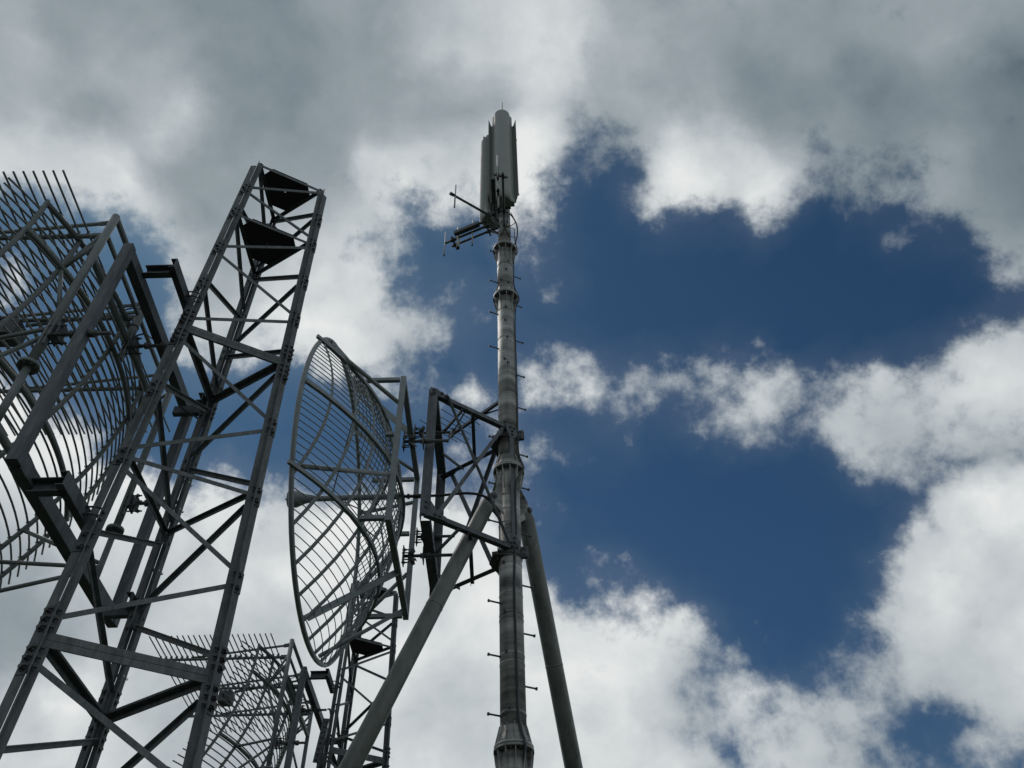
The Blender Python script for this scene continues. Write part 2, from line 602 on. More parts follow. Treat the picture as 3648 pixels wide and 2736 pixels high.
def make_tower():
    T = thing('lattice_tower', 'near tall triangular grey lattice tower with two dark plates across its top',
              'tower', (TC[0], TC[1], 0), 'triangular lattice towers')
    ctr = Vector((TC[0], TC[1], 0))
    ZT = 10.39
    FW, FT, GAP = 0.062, 0.008, 0.013
    # in-plane direction and inward normal of each face a->b
    face = {}
    for a in range(3):
        b = (a + 1) % 3
        d = (leg(b, 5) - leg(a, 5)).normalized()
        n = Vector((-d.y, d.x, 0))
        mid = (leg(a, 5) + leg(b, 5)) / 2
        if n.dot(Vector((ctr.x, ctr.y, 5)) - mid) < 0:
            n = -n
        face[(a, b)] = (d, n)
    splices = (7.43, 4.42)
    nodes = (9.78, 9.3, 8.65, 8.06, 6.65, 5.92, 5.15, 3.7, 2.9)
    for k in range(3):
        m = MB()
        nx, pv = (k + 1) % 3, (k + 2) % 3
        d1, n1 = face[(k, nx)]
        d2, n2 = face[(pv, k)]
        d2 = -d2
        # every panel ends in an angle: one flange in its face, one standing outwards; a slit stays between the panels
        GAP, FW, OW = (0.011, 0.006, 0.016)[k], 0.055, 0.060
        for d, nn_ in ((d1, n1), (d2, n2)):
            if k != 0 or d is d1:
                m.slab(leg(k, 0.02), leg(k, ZT), d * GAP, d * FW, nn_ * FT)
            m.slab(leg(k, 0.02), leg(k, ZT - 0.06), d * GAP - nn_ * (0.006 if k == 0 and d is d2 else 0), d * 0.007, nn_ * -OW)
        rad = Vector((leg(k, 0).x - ctr.x, leg(k, 0).y - ctr.y, 0)).normalized()
        tan = Vector((-rad.y, rad.x, 0))
        lg = m.build('leg', GALV, T)
        # bolted packing plates along the outstanding flanges, closing the slit at each joint
        for z in nodes + splices:
            sp_ = z in splices
            hh, bs = (0.23, (-0.19, -0.13, -0.07, 0.07, 0.13, 0.19)) if sp_ else (0.085, (-0.055, 0.045))
            g_ = MB()
            for d, nn_ in ((d1, n1), (d2, n2)):
                g_.slab(leg(k, z - hh), leg(k, z + hh), d * (GAP - 0.0065) - nn_ * 0.004, d * 0.006, nn_ * -(OW - 0.002))
                for dz in bs:
                    p = leg(k, z + dz) - nn_ * (0.036 if sp_ else 0.030)
                    g_.bolt(p + d * (GAP - 0.0065), -d, 0.0135 if sp_ else 0.011, 0.026 if sp_ else 0.019)
                    g_.bolt(p + d * (GAP + 0.007), d, 0.0135 if sp_ else 0.011, 0.024 if sp_ else 0.018)
            mid_ = (n1 + n2).normalized()
            g_.slab(leg(k, z - hh * .8), leg(k, z + hh * .8), -tan * 0.016 + mid_ * 0.022, tan * 0.032, mid_ * 0.006)
            g_.build('splice_plate' if sp_ else 'gusset_plate', GALVB, lg)
        # foot
        b_ = MB()
        p = leg(k, 0)
        b_.slab(p + Vector((-0.16, -0.16, -0.02)), p + Vector((-0.16, -0.16, 0.02)), Vector(), X * 0.32, Y * 0.32)
        for sx_, sy_ in ((-1, -1), (1, -1), (-1, 1), (1, 1)):
            b_.bolt(p + Vector((sx_ * .12, sy_ * .12, 0.02)), Z, 0.016, 0.03)
        b_.build('base_plate', GALVB, T)

    def member(name, a, za, b, zb, w=0.036, depth=0.034, mat=GALV, end=0.05):
        key = (a, b) if (a, b) in face else (b, a)
        d, n = face[key]
        pa, pb = leg(a, za), leg(b, zb)
        ax = (pb - pa).normalized()
        pa, pb = pa + ax * end, pb - ax * end
        off = n * (FT + 0.0015)
        s = n.cross(ax).normalized()
        m = MB()
        if s.z > 0:
            s = -s
        m.angle(pa + off - s * w / 2, pb + off - s * w / 2, s, n, w, depth, 0.005)
        return m.build(name, mat, T)

    zig_hi = [(10.35, 9.85), (9.42, 9.78), (9.25, 8.70), (8.10, 8.60), (8.02, 7.56)]      # (other leg, mid leg)
    zig_lo = [(7.30, 6.70), (6.00, 6.61), (5.83, 5.22), (4.56, 5.12), (4.28, 3.74), (3.05, 3.66), (2.88, 2.3),
              (1.5, 2.2)]
    for a in range(3):
        b = (a + 1) % 3
        # above the upper splice the mid nodes sit on the first leg of the face, below it on the second
        for zo, zm in zig_hi:
            member('brace', a, zm, b, zo)
        for i, (zo, zm) in enumerate(zig_lo):
            member('brace', a, zo, b, zm, w=0.036 + 0.004 * (i > 3), depth=0.036)
        member('strut_bar', a, 5.92, b, 5.92)
        member('strut_bar', a, 2.95, b, 2.95)
        member('ring_beam', a, 10.365, b, 10.365, w=0.040, depth=0.018 if a == 0 else 0.034, end=0.012)
        member('ring_beam', a, 9.31, b, 9.31, w=0.036, depth=0.018 if a == 0 else 0.034)
        for z in splices:
            # double beam: two strips back to back with a fine joint
            d, n = face[(a, b)]
            pa, pb = leg(a, z) + d * 0.03, leg(b, z) - d * 0.03
            m = MB()
            off = n * (-0.004)
            m.slab(pa, pb, off + Z * 0.0015, Z * 0.046, n * 0.0105)
            m.slab(pa, pb, off - Z * 0.0475, Z * 0.046, n * 0.0105)
            m.slab(pa + d * 0.03, pb - d * 0.03, n * 0.0066 + Z * 0.0015, Z * 0.006, n * 0.045)
            m.slab(pa + d * 0.03, pb - d * 0.03, n * 0.0066 - Z * 0.0075, Z * 0.006, n * 0.045)
            m.build('ring_beam', GALV, T)
    # the two dark plates: triangles with their corners cut off, a small drain hole in the middle
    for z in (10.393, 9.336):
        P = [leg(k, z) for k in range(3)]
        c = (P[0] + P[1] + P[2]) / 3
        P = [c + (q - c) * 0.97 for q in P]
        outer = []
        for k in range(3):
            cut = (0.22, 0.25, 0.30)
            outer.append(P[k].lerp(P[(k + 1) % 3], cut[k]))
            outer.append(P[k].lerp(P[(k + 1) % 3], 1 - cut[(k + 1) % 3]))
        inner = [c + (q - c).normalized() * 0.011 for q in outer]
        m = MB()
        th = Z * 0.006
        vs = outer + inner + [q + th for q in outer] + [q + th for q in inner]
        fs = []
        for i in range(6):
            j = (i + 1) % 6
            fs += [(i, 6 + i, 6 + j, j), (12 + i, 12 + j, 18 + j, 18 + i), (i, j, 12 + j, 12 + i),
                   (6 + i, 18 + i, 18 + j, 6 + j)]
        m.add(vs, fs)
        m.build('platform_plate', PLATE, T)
    # feeder cable strapped down the rear leg
    d1, n1 = face[(2, 0)]
    d2, n2 = face[(1, 2)]
    d2 = -d2

    def rc(z, o=0.0):
        return leg(2, z) - n2 * (0.050 + o * 0.4) - d2 * (0.010 + o * 0.5)
    m = MB()
    for o in (0.0, 0.026):
        m.tube([rc(0.1 + 0.25 * i, o + 0.003 * math.sin(i * 1.7 + o * 90)) for i in range(29)], 0.011, 8)
    m.tube([rc(7.1), rc(7.22) + V(-.06, 0, .01), rc(7.3) + V(-.16, .02, .03), rc(7.36) + V(-.3, -.05, .03)], 0.010, 8)
    cab = m.build('feeder_cable', BLACK, T)
    for z in (6.92, 6.5, 6.22, 5.62, 4.75, 4.0, 3.2, 2.4):
        m = MB()
        q = rc(z, 0.01)
        m.tube([q + d2 * 0.012 + n2 * 0.02 + d2 * 0.022 * math.cos(t) + n2 * 0.036 * math.sin(t) for t in
                [i * PI / 6 for i in range(12)]], 0.006, 6, closed=True)
        m.bar(q + d2 * 0.02 - n2 * .012, q + d2 * 0.02 - n2 * .03, 0.014, 0.014)
        m.build('hose_clamp', SHINY, cab)
    # short bolted ledger across the rear leg
    m = MB()
    q = leg(2, 3.75)
    m.angle(q + V(-.12, -.14, 0), q + V(.22, .02, 0), Z, (0.4, -0.9, 0), 0.05, 0.05, 0.006)
    m.build('cable_ledger', GALVB, T)
    return T


tower = make_tower()
far_tower = dup(tower, None, 'farther lattice tower partly hidden behind the round grid dish and the slanting strut',
    (0.0, 7.8, -0.08))
ORG[far_tower.name] = Vector(far_tower.location)
for pts, r in (([(-2.85, 12.3, 7.90), (-2.80, 12.2, 7.85), (-2.76, 12.2, 7.70), (-2.755, 12.2, 7.62), (-2.75, 12.2, 7.33),
                 (-2.77, 12.2, 7.18)], 0.013),
               ([(-2.77, 12.2, 7.2), (-2.80, 12.2, 7.04), (-2.82, 12.2, 6.95)], 0.026),
               ([(-2.82, 12.2, 6.95), (-2.84, 12.2, 6.80), (-2.86, 12.2, 6.6), (-2.86, 12.22, 5.5), (-2.86, 12.25, 0.1)], 0.042)):
    m = MB()
    m.tube(pts, r, 10)
    m.build('feeder_cable', BLACK, far_tower)
m = MB()
m.bar((-2.90, 12.24, 7.08), (-2.84, 12.24, 7.72), 0.085, 0.03, Y)
for i in range(8):
    m.bolt(Vector((-2.90, 12.224, 7.12)).lerp(Vector((-2.84, 12.224, 7.68)), i / 7), -Y, 0.016, 0.02)
m.build('splice_plate', GALVB, far_tower)


# ================================================================ mounting frame clamped to a tower leg face
def u_bolt(m, c, ax, out, side, r=0.045):
    """U bolt hugging a leg: c on the leg, ax along the leg"""
    out, side = V(out).normalized(), V(side).normalized()
    for dz in (-0.03, 0.03):
        q = V(c) + V(ax) * dz
        m.tube([q - side * r + out * -0.02, q - side * r + out * r * 0.9, q - side * r * .6 + out * r * 1.4,
                q + side * r * .6 + out * r * 1.4, q + side * r + out * r * .9, q + side * r - out * 0.02], 0.008, 6)


def make_frame():
    F = thing('antenna_mounting_frame', 'rectangular steel frame of square posts holding the near half dish to the near tower',
              'frame', (-3.17, 5.0, 5.43), 'mounting frames beside the towers')
    x, y0, y1, z0, z1 = -3.17, 4.06, 5.94, 5.43, 7.75
    for y in (y0, y1):
        m = MB()
        m.bar((x, y, z0 - 0.055), (x, y, z1 + 0.055), 0.078, 0.075, Y)
        m.build('frame_post', GALVB, F)
    for z in (z0, z1):
        m = MB()
        m.channel((x + 0.03, y0 + 0.044, z), (x + 0.03, y1 - 0.044, z), -X, Z, 0.115, 0.08, 0.010)
        m.build('frame_beam', GALVB, F)
    for z, kz in ((7.83, 0), (5.36, 0), (7.40, 2), (5.30, 2)):
        lp = leg(kz, z)
        yo = lp.y - 0.27 if kz == 0 else lp.y + 0.05
        xe = lp.x - 0.10
        zb = z
        m = MB()
        if kz == 0:
            m.channel((x + 0.032, yo, zb), (xe + 0.02, yo, zb), -Y, Z, 0.115, 0.06, 0.008)
        else:
            m.channel((x + 0.045, yo, zb), (xe + 0.05, yo, zb), Y, Z, 0.09, 0.05, 0.008)
        m.build('outrigger', GALVB, F)
        m = MB()
        if kz == 0:
            m.channel((xe + 0.035, yo - 0.12, z), (xe + 0.035, lp.y + 0.16, z), -X, Z, 0.115, 0.055, 0.008)
        else:
            m.channel((xe + 0.06, yo - 0.16, z), (xe + 0.06, yo + 0.14, z), -X, Z, 0.10, 0.05, 0.008)
        rail = m.build('clamp_rail', GALVB, F)
        m = MB()
        u_bolt(m, (xe + 0.055, lp.y, z + 0.0), Z, X, Y, 0.055)
        m.build('u_bolt', BOLT, rail)
    return F


frame = make_frame()
OFF2 = Vector((-0.02, 7.8, 0.53))
dup(frame, None, 'rectangular steel frame holding the lower far half dish to the farther tower', OFF2)

# ================================================================ half-dish rod reflector antenna
XV, ZV, YC, Q = -3.572, 7.933, 4.97, 5.711


def refl(y, z):
    return Vector((XV - ((z - ZV) ** 2 + (y - YC) ** 2) / Q, y, z))


def make_antenna():
    A = thing('half_dish_antenna', 'near half dish of bent grey rods, cut off by the left edge',
              'antenna', (-3.45, YC, 5.6), 'half dish rod antennas')
    ZB = 5.42
    # bent rods
    k = 0
    z = ZV - 0.03
    while z > ZB:
        m = MB()
        m.tube([refl(YC - 1.525 + 3.05 * i / 24, z) for i in range(25)], 0.0090, 8)
        m.build('reflector_rod', PAINT, A)
        z -= 0.0785
        k += 1
    # ribs clipped over the rods
    for y in (3.734, 4.11, YC, 5.85, 6.23):
        m = MB()
        pts = [refl(y, ZB + (8.02 - ZB) * i / 20) + X * 0.026 for i in range(21)]
        m.tube(pts, 0.021, 10)
        zz = ZV - 0.03
        while zz > ZB:
            q = refl(y, zz)
            m.tube([q + V(.03, -.018, .012), q + V(-.012, -.018, 0), q + V(-.012, .018, 0), q + V(.03, .018, .012)],
                   0.0035, 5)
            zz -= 0.0785
        m.build('rib', PAINT, A)
    # heavy hoops
    for zz, yh in ((7.985, 1.24), (7.575, 1.24), (6.655, 1.24), (5.95, 1.24)):
        m = MB()
        m.tube([refl(YC - yh + 2 * yh * i / 24, zz) + X * (0.055 if zz < 7.9 else 0.03) for i in range(25)],
               0.025, 12)
        m.build('hoop', PAINT, A)
    # flat grille of straight rods over the top
    for i in range(23):
        x = -3.588 - 0.0806 * i
        m = MB()
        m.tube([(x, 3.455, 8.02), (x, 6.487, 8.02)], 0.0090, 8)
        m.build('grille_rod', PAINT, A)
    for y in (4.06, 4.95, 5.83):
        m = MB()
        m.tube([(-3.45, y, 7.985), (-5.42, y, 7.985)], 0.021, 10)
        for i in range(23):
            x = -3.588 - 0.0806 * i
            m.bar((x - 0.014, y, 8.004), (x - 0.014, y, 8.04), 0.02, 0.05)
        m.build('grille_tube', PAINT, A)
        m = MB()
        m.tube([(-3.44, y, 8.19), (-4.9, y, 8.01)], 0.017, 10)
        m.build('grille_stay', PAINT, A)
        m = MB()
        m.bar((-3.44, y, 7.985), (-3.56, y, 7.985), 0.012, 0.075)
        m.bar((-3.44, y, 8.19), (-3.54, y, 8.178), 0.012, 0.06)
        for xx, zz in ((-3.49, 8.0), (-3.53, 8.0), (-3.49, 7.965), (-3.53, 7.965)):
            m.bolt((xx, y - 0.006, zz), -Y, 0.008, 0.01)
        m.build('lug_plate', GALVB, A)
    # two long posts and a short middle post
    for y, r in ((4.05, 0.034), (5.93, 0.032)):
        m = MB()
        m.tube([(-3.43, y, 6.30), (-3.43, y, 8.27)], r, 16)
        m.tube([(-3.43, y, 5.69), (-3.43, y, 6.30)], r * 0.82, 16)
        po = m.build('post', PAINT, A)
        m = MB()
        m.tube([(-3.43, y, 6.285), (-3.43, y, 6.315)], 0.075, 20)
        for a in range(8):
            m.bolt((-3.43 + .058 * math.cos(a * PI / 4), y + .058 * math.sin(a * PI / 4), 6.285), -Z, 0.008, 0.012)
        m.build('flange', PAINT, po)
    m = MB()
    m.tube([(-3.44, YC, 7.62), (-3.44, YC, 8.24)], 0.040, 16)
    mp = m.build('middle_post', PAINT, A)
    m = MB()
    for zz in (8.1, 7.86):
        m.tube([(-3.44, YC, zz - .012), (-3.44, YC, zz + .012)], 0.044, 16)
    m.build('cable_strap', BLACK, mp)
    # long rails between the posts
    for zz, r, dx in ((8.265, 0.027, 0), (8.02, 0.021, -0.01), (7.65, 0.032, 0.0), (5.72, 0.030, 0)):
        m = MB()
        m.tube([(-3.43 + dx, 4.05, zz), (-3.43 + dx, 5.93, zz)], r, 12)
        m.build('rail', PAINT, A)
    # stays from the posts to the ribs
    st = []
    for y, yr in ((4.05, 4.11), (5.93, 5.85)):
        h = -0.02
        n1 = refl(yr, 6.655) + X * 0.04
        n2 = refl(yr, 7.575) + X * 0.04
        n3 = refl(yr, 5.95) + X * 0.04
        st += [((-3.45, y, 7.86), n2), ((-3.45, y, 8.0), n2), (n2, (-3.45, y, 6.95))]
        if y < 5:
            st += [((-3.45, y, 6.72), n1), ((-3.45, y, 6.62), n3)]
        else:
            st += [((-3.45, y, 5.96), refl(yr, 6.26) + X * .03), ((-3.45, y, 5.92), refl(yr, 5.95) + X * .04),
                   ((-3.45, y, 5.90), refl(yr, 5.5) + X * .03)]
    st += [((-3.43, 4.05, 5.72), refl(4.11, 5.95) + X * .04)]
    for a, b in st:
        m = MB()
        m.tube([a, b], 0.018, 10)
        m.build('stay', PAINT, A)
    # adjustable clamp pipes to the mounting frame
    for y, z in ((4.06, 6.66), (4.97, 7.60), (5.94, 6.6)):
        m = MB()
        m.tube([(-3.40, y - .0, z), (-2.96, y, z)], 0.017, 10)
        m.tube([(-3.26, y, z), (-3.225, y, z)], 0.034, 6)
        m.tube([(-3.115, y, z), (-3.07, y, z)], 0.034, 6)
        m.prism([(-3.385, y - .06, z - .07), (-3.385, y + .06, z - .07), (-3.385, y + .06, z + .07), (-3.385, y - .06, z + .07)],
                (0.014, 0, 0))
        m.prism([(-3.345, y - .05, z - .06), (-3.345, y + .05, z - .06), (-3.345, y + .05, z + .06), (-3.345, y - .05, z + .06)],
                (0.012, 0, 0))
        for sy in (-1, 1):
            for sz in (-1, 1):
                m.tube([(-3.42, y + sy * .045, z + sz * .05), (-3.29, y + sy * .045, z + sz * .05)], 0.008, 6)
                m.bolt((-3.33, y + sy * .045, z + sz * .05), X, 0.013, 0.016)
        m.build('clamp_pipe', BOLT, A)
        m = MB()
        m.bar((-3.43, y, z - .16), (-3.43, y, z + .11), 0.095, 0.012, X)
        m.slab((-3.40, y - .05, z - .15), (-3.40, y - .05, z + .15), Vector(), X * 0.008, Y * 0.02)
        m.build('clamp_plate', PAINT, A)
    # feed: boom, cable and the dark dipole box
    m = MB()
    m.tube([(-3.46, YC, 8.10), (-4.45, YC, 7.93)], 0.017, 10)
    bm = m.build('feed_boom', PAINT, A)
    m = MB()
    m.tube([(-3.36, YC, 8.0), (-3.34, YC + .02, 8.17), (-3.42, YC, 8.22), (-3.6, YC, 8.135), (-3.9, YC, 8.03), (-4.2, YC, 7.985),
            (-4.45, YC, 7.95)], 0.007, 6)
    m.build('feed_cable', BLACK, bm)
    m = MB()
    m.tube([(-3.40, YC, 7.62), (-3.38, YC, 7.75), (-3.33, YC + .02, 7.8), (-3.27, YC, 7.74), (-3.2, YC - .03, 7.66),
            (-3.14, YC - .05, 7.7)], 0.008, 6)
    m.build('feed_cable', BLACK, mp)
    m = MB()
    m.prism([(-4.46, YC - .09, 7.74), (-4.46, YC + .09, 7.74), (-4.46, YC + .09, 7.92), (-4.46, YC - .09, 7.92)], (-0.20, 0, 0))
    m.bar((-4.57, YC - .26, 7.82), (-4.57, YC + .26, 7.82), 0.02, 0.02)
    m.bar((-4.68, YC, 7.70), (-4.80, YC, 7.70), 0.06, 0.06)
    m.build('feed_box', DKTUBE, A)
    return A


ant = make_antenna()
dup(ant, None, 'farther half dish of bent rods, low behind the near tower', OFF2)


# ================================================================ tripod mast
MX, MY = -0.078, 9.5


def mpt(z, a=0.0, r=0.0):
    """point on the mast: angle a measured from the camera side (-Y), clockwise to +X"""
    return Vector((MX + r * math.sin(a), MY - r * math.cos(a), z))


RM = 0.150
mast = thing('tripod_mast', 'tall slim stained steel tube mast with step bolts, propped by two slanting struts', 'mast',
             (MX, MY, 0))
m = MB()
m.tube([mpt(0), mpt(5.50)], 0.172, 32)
m.build('shaft', MAST, mast)
secs = [(5.50, 5.93, 0.165), (5.93, 10.02, RM), (10.02, 14.15, 0.1465), (14.15, 15.67, 0.147), (15.67, 17.2, 0.123)]
for z0, z1, r in secs:
    m = MB()
    m.tube([mpt(z0), mpt(z1)], r, 32)
    m.build('shaft', MAST, mast)
m = MB()
m.tube([mpt(17.2), mpt(21.2)], 0.06, 20)
m.build('top_pole', MAST, mast)
m = MB()
m.tube([mpt(21.2), mpt(22.12)], 0.018, 8)
m.build('lightning_rod', ALU, mast)
for z, ru, rl, n in ((5.93, RM, 0.165, 12), (10.02, 0.147, RM, 12), (14.15, 0.147, 0.147, 10), (15.67, 0.123, 0.147, 10)):
    m = MB()
    m.tube([mpt(z - 0.035), mpt(z - 0.003)], 0.226, 40)
    m.tube([mpt(z + 0.003), mpt(z + 0.035)], 0.222, 40)
    for i in range(n * 2):
        a = (i + 0.5) * PI / n
        m.bolt(mpt(z - 0.035, a, 0.20), -Z, 0.011, 0.016)
        m.bolt(mpt(z + 0.035, a, 0.20), Z, 0.011, 0.016)
    fl = m.build('flange', MAST, mast)
    # tapering skirt above
    m = MB()
    m.tube([mpt(z + 0.035), mpt(z + 0.05), mpt(z + (0.14 if z > 15 else 0.24))], [0.205, 0.196, ru + 0.003], 32)
    m.build('collar', MAST, fl)
    for i in range(n):
        a = i * 2 * PI / n + 0.1
        t = Vector((math.cos(a), math.sin(a), 0)) * 0.010
        m = MB()
        m.prism([mpt(z - 0.035, a, rl - .01) - t / 2, mpt(z - 0.035, a, 0.222) - t / 2, mpt(z - 0.12, a, 0.214) - t / 2,
                 mpt(z - 0.42, a, rl + 0.004) - t / 2, mpt(z - 0.42, a, rl - .01) - t / 2], t)
        m.prism([mpt(z + 0.034, a, ru - .01) - t / 2, mpt(z + 0.034, a, 0.215) - t / 2, mpt(z + 0.05, a, 0.214) - t / 2,
                 mpt(z + (.15 if z > 15 else .27), a, ru + 0.012) - t / 2, mpt(z + (.15 if z > 15 else .27), a, ru - .01) - t / 2], t)
        m.build('gusset', MAST, fl)

# step bolts
lz = [6.30, 7.04, 7.78, 9.05, 9.72, 10.62, 12.70, 13.62, 14.55, 15.50]
rz = [6.72, 7.42, 8.12, 8.95, 9.78, 10.42, 11.42, 12.18, 13.05, 14.05, 14.92]
for sgn, zs_ in ((-1, lz), (1, rz)):
    for z in zs_:
        a = -1.15 if sgn < 0 else PI - 1.15
        r = 0.147
        m = MB()
        m.tube([mpt(z, a, r - 0.01), mpt(z + 0.0, a, r + 0.15)], 0.0115, 8)
        m.tube([mpt(z, a, r + 0.15), mpt(z, a, r + 0.168)], 0.0205, 8)
        m.tube([mpt(z, a, r - 0.004), mpt(z, a, r + 0.016)], 0.015, 8)
        m.build('step_bolt', GALVB, mast)
# seams and band clamps with their dark buckles
for z, w, rr in ((6.33, .02, RM), (6.95, .015, RM), (7.06, .015, RM), (7.55, .025, RM), (7.62, .02, RM), (7.9, .012, RM),
                 (8.36, .02, RM), (8.45, .015, RM), (9.02, .012, RM), (9.25, .014, RM), (9.5, .02, RM),
                 (10.75, .012, .1465), (11.15, .012, .1465), (11.62, .012, .1465), (12.05, .012, .1465), (12.95, .02, .1465),
                 (13.72, .014, .1465), (15.1, .014, .147), (16.05, .014, .123), (16.3, .014, .123), (16.5, .014, .123)):
    m = MB()
    m.tube([mpt(z - w, 0), mpt(z - w * .5), mpt(z + w * .5), mpt(z + w, 0)], [rr + .0, rr + .004, rr + .004, rr], 32)
    m.build('weld_band', MAST, mast)
for z, a in ((6.36, -.25), (6.30, -.65), (7.07, -.45), (7.62, -.5), (8.35, -.55), (10.9, -.3), (12.25, .1), (12.35, -.25),
             (12.9, .1), (13.35, -.1), (13.72, -.05), (14.45, .35), (14.55, -.5), (14.85, .1), (15.12, .4), (16.1, .7), (16.35, .6)):
    m = MB()
    q = mpt(z, a, 0.147 if z < 15.6 else 0.123)
    o = (q - mpt(z)).normalized()
    m.bar(q - Z * .025, q + Z * .025, 0.02, 0.02, o)
    m.tube([q + o * .012, q + o * .04 - Z * .004], 0.011, 6)
    m.bar(q + o * .012, q + o * .012 + V(.04, 0, -.012), 0.006, 0.012)
    m.build('band_buckle', BOLT, mast)
# cables running down the front right of the tube
ca = [(5.2, .75), (5.5, .8), (5.75, .62), (5.93, .5), (6.1, .42), (6.35, .32), (6.9, .28), (7.4, .25), (7.75, .22), (8.1, .26), (8.5, .35),
      (8.9, .55), (9.3, .5), (9.7, .6), (9.9, .9), (10.02, 1.0), (10.3, .95), (10.8, 1.1), (11.6, 1.25), (12.4, 1.3), (13.0, 1.2),
      (13.4, 1.3), (13.9, 1.55), (14.15, 1.6), (14.5, 1.5), (15.0, 1.55), (15.5, 1.7), (15.67, 1.7), (16.1, 1.6), (16.45, 1.7)]


def cabr(z):
    for fz in (5.93, 10.02, 14.15, 15.67):
        if -0.13 < z - fz < 0.1:
            return 0.245
        if -0.42 < z - fz < 0.3:
            return 0.18
    return 0.163 if z < 15.8 else 0.20


def smooth_path(pts, n=4):
    out = []
    for i in range(len(pts) - 1):
        p0, p1, p2, p3 = pts[max(i - 1, 0)], pts[i], pts[i + 1], pts[min(i + 2, len(pts) - 1)]
        for j in range(n):
            t = j / n
            out.append(0.5 * ((2 * p1) + (p2 - p0) * t + (2 * p0 - 5 * p1 + 4 * p2 - p3) * t * t + (3 * p1 - p0 - 3 * p2 + p3) * t ** 3))
    out.append(pts[-1])
    return out


for da, r, mat in ((0.0, 0.009, BLACK), (0.11, 0.007, GALVB)):
    m = MB()
    m.tube(smooth_path([mpt(z, a + da, cabr(z)) for z, a in ca]), r, 8)
    m.build('feeder_cable', mat, mast)
m = MB()
m.tube(smooth_path([mpt(15.9, 1.6, .2), mpt(16.3, 1.7, .26), mpt(16.6, 1.5, .24), mpt(16.8, 1.2, .17), mpt(16.9, .9, .12)]), 0.014, 8)
m.tube(smooth_path([mpt(16.0, .9, .14), mpt(16.25, .2, .15), mpt(16.5, 1.3, .16), mpt(16.75, 1.7, .22), mpt(17.0, 1.4, .14)]), 0.008, 8)
m.tube(smooth_path([mpt(16.05, -.6, .135), mpt(16.2, 0, .15), mpt(16.5, .5, .14), mpt(16.85, .4, .15)]), 0.008, 8)
for z in (15.85, 16.15, 16.45):
    m.tube([mpt(z, 1.4, .12), mpt(z - .03, 1.65, .22)], 0.006, 6)
m.build('cable_loop', BLACK, mast)


# struts with their pinned lugs
for top, dr, r, lab in ((V(-.33, 9.36, 9.42), V(-.3375, -.19, -1), 0.104, 'left'), (V(.135, 9.68, 9.42), V(.186, .56, -1), 0.118, 'right')):
    foot = top + dr * (top.z)
    m = MB()
    d = (foot - top).normalized()
    m.tube([top, top + d * 0.03, top + d * 0.12, foot], [r * .35, r * .75, r, r], 32)
    s = m.build('strut', STRUTM, mast)
    for t in (2.1, 5.6):
        m = MB()
        m.tube([top + d * (t - .012), top + d * (t - .004), top + d * (t + .004), top + d * (t + .012)], [r, r + .004, r + .004, r], 32)
        m.build('weld_seam', STRUTM, s)
    m = MB()
    out = Vector((dr.x, dr.y, 0)).normalized()
    sd_ = Vector((-out.y, out.x, 0))
    for q in (-1, 1):
        c = sd_ * (q * 0.055)
        a0 = V(MX, MY, 9.95) + out * .14 + c
        a1 = V(MX, MY, 9.15) + out * .14 + c
        b1 = top - d * .02 + c + V(0, 0, -.14)
        b0 = top - d * .10 + c + V(0, 0, .02)
        b2 = top + d * .16 + c + out.lerp(Z, .5) * -.03
        m.prism([a0, a0 + out * .03, b0, top + out * .09 + c + Z * -.02, b2, b1, a1], sd_ * (q * .012))
    m.build('lug_plate', MAST, s)
    m = MB()
    pc = top - d * .03 - Z * .03
    m.tube([pc - sd_ * .11, pc + sd_ * .11], 0.028, 12)
    m.tube([pc - sd_ * .095, pc - sd_ * .07], 0.05, 6)
    m.tube([pc + sd_ * .07, pc + sd_ * .095], 0.05, 6)
    m.build('pin', GALVB, s)
    m = MB()
    m.tube([foot + V(0, 0, .0), foot + V(0, 0, .05)], .22, 20)
    m.build('foot_plate', GALVB, s)
m = MB()
m.tube([mpt(0.0), mpt(0.05)], .34, 28)
m.build('base_plate', GALVB, mast)

# ================================================================ dish bracket on the mast
BT, BB = 10.75, 8.57
NP, FP = (-1.13, 8.57), (-1.15, 10.42)
NM, FM_ = (-0.05, 9.335), (-0.22, 9.79)
br = thing('dish_bracket', 'boxy lattice bracket of bolted angle steel reaching left from the tube mast', 'bracket', (MX, MY, 9.6))
for (px, py), s in ((NP, 1), (FP, -1)):
    m = MB()
    q0, q1 = V(px, py, BB - .07), V(px, py, BT + .07)
    m.angle(q0 + V(-.065, -.004 * s, 0), q1 + V(-.065, -.004 * s, 0), X, Y * s, 0.13, 0.12, 0.010)
    m.build('post', GALVB, br)
for z, s in ((BT, 1), (BB, -1)):
    for (a, b, fs_) in ((NP, NM, 1), (FP, FM_, -1)):
        A0, B0 = V(a[0], a[1], z), V(b[0], b[1], z)
        d = (B0 - A0).normalized()
        n = Vector((-d.y, d.x, 0)) * fs_
        m = MB()
        m.angle(A0 + d * .02 + Z * (.035 * -1), B0 + Z * (.035 * -1), Z, n, 0.07, 0.075, 0.008)
        m.build('chord', GALVB, br)
    m = MB()
    m.angle((-1.07, NP[1] + .13, z - .05), (-1.07, FP[1] - .13, z - .05), -X, Z, 0.13, 0.10, 0.009)
    m.build('end_beam', GALVB, br)
    # plan bracing
    for a, b in (((-.61, 8.96), (-.63, 10.08)), ((-.74, 8.86), (-1.08, 9.36)), ((-.78, 10.16), (-1.08, 9.78))):
        m = MB()
        zz = z - .045 if s > 0 else z - .05
        m.angle((a[0], a[1], zz), (b[0], b[1], zz), -Z, V(b[0] - a[0], b[1] - a[1], 0).cross(Z), 0.045, 0.05, 0.006)
        m.build('plan_brace', GALVB, br)
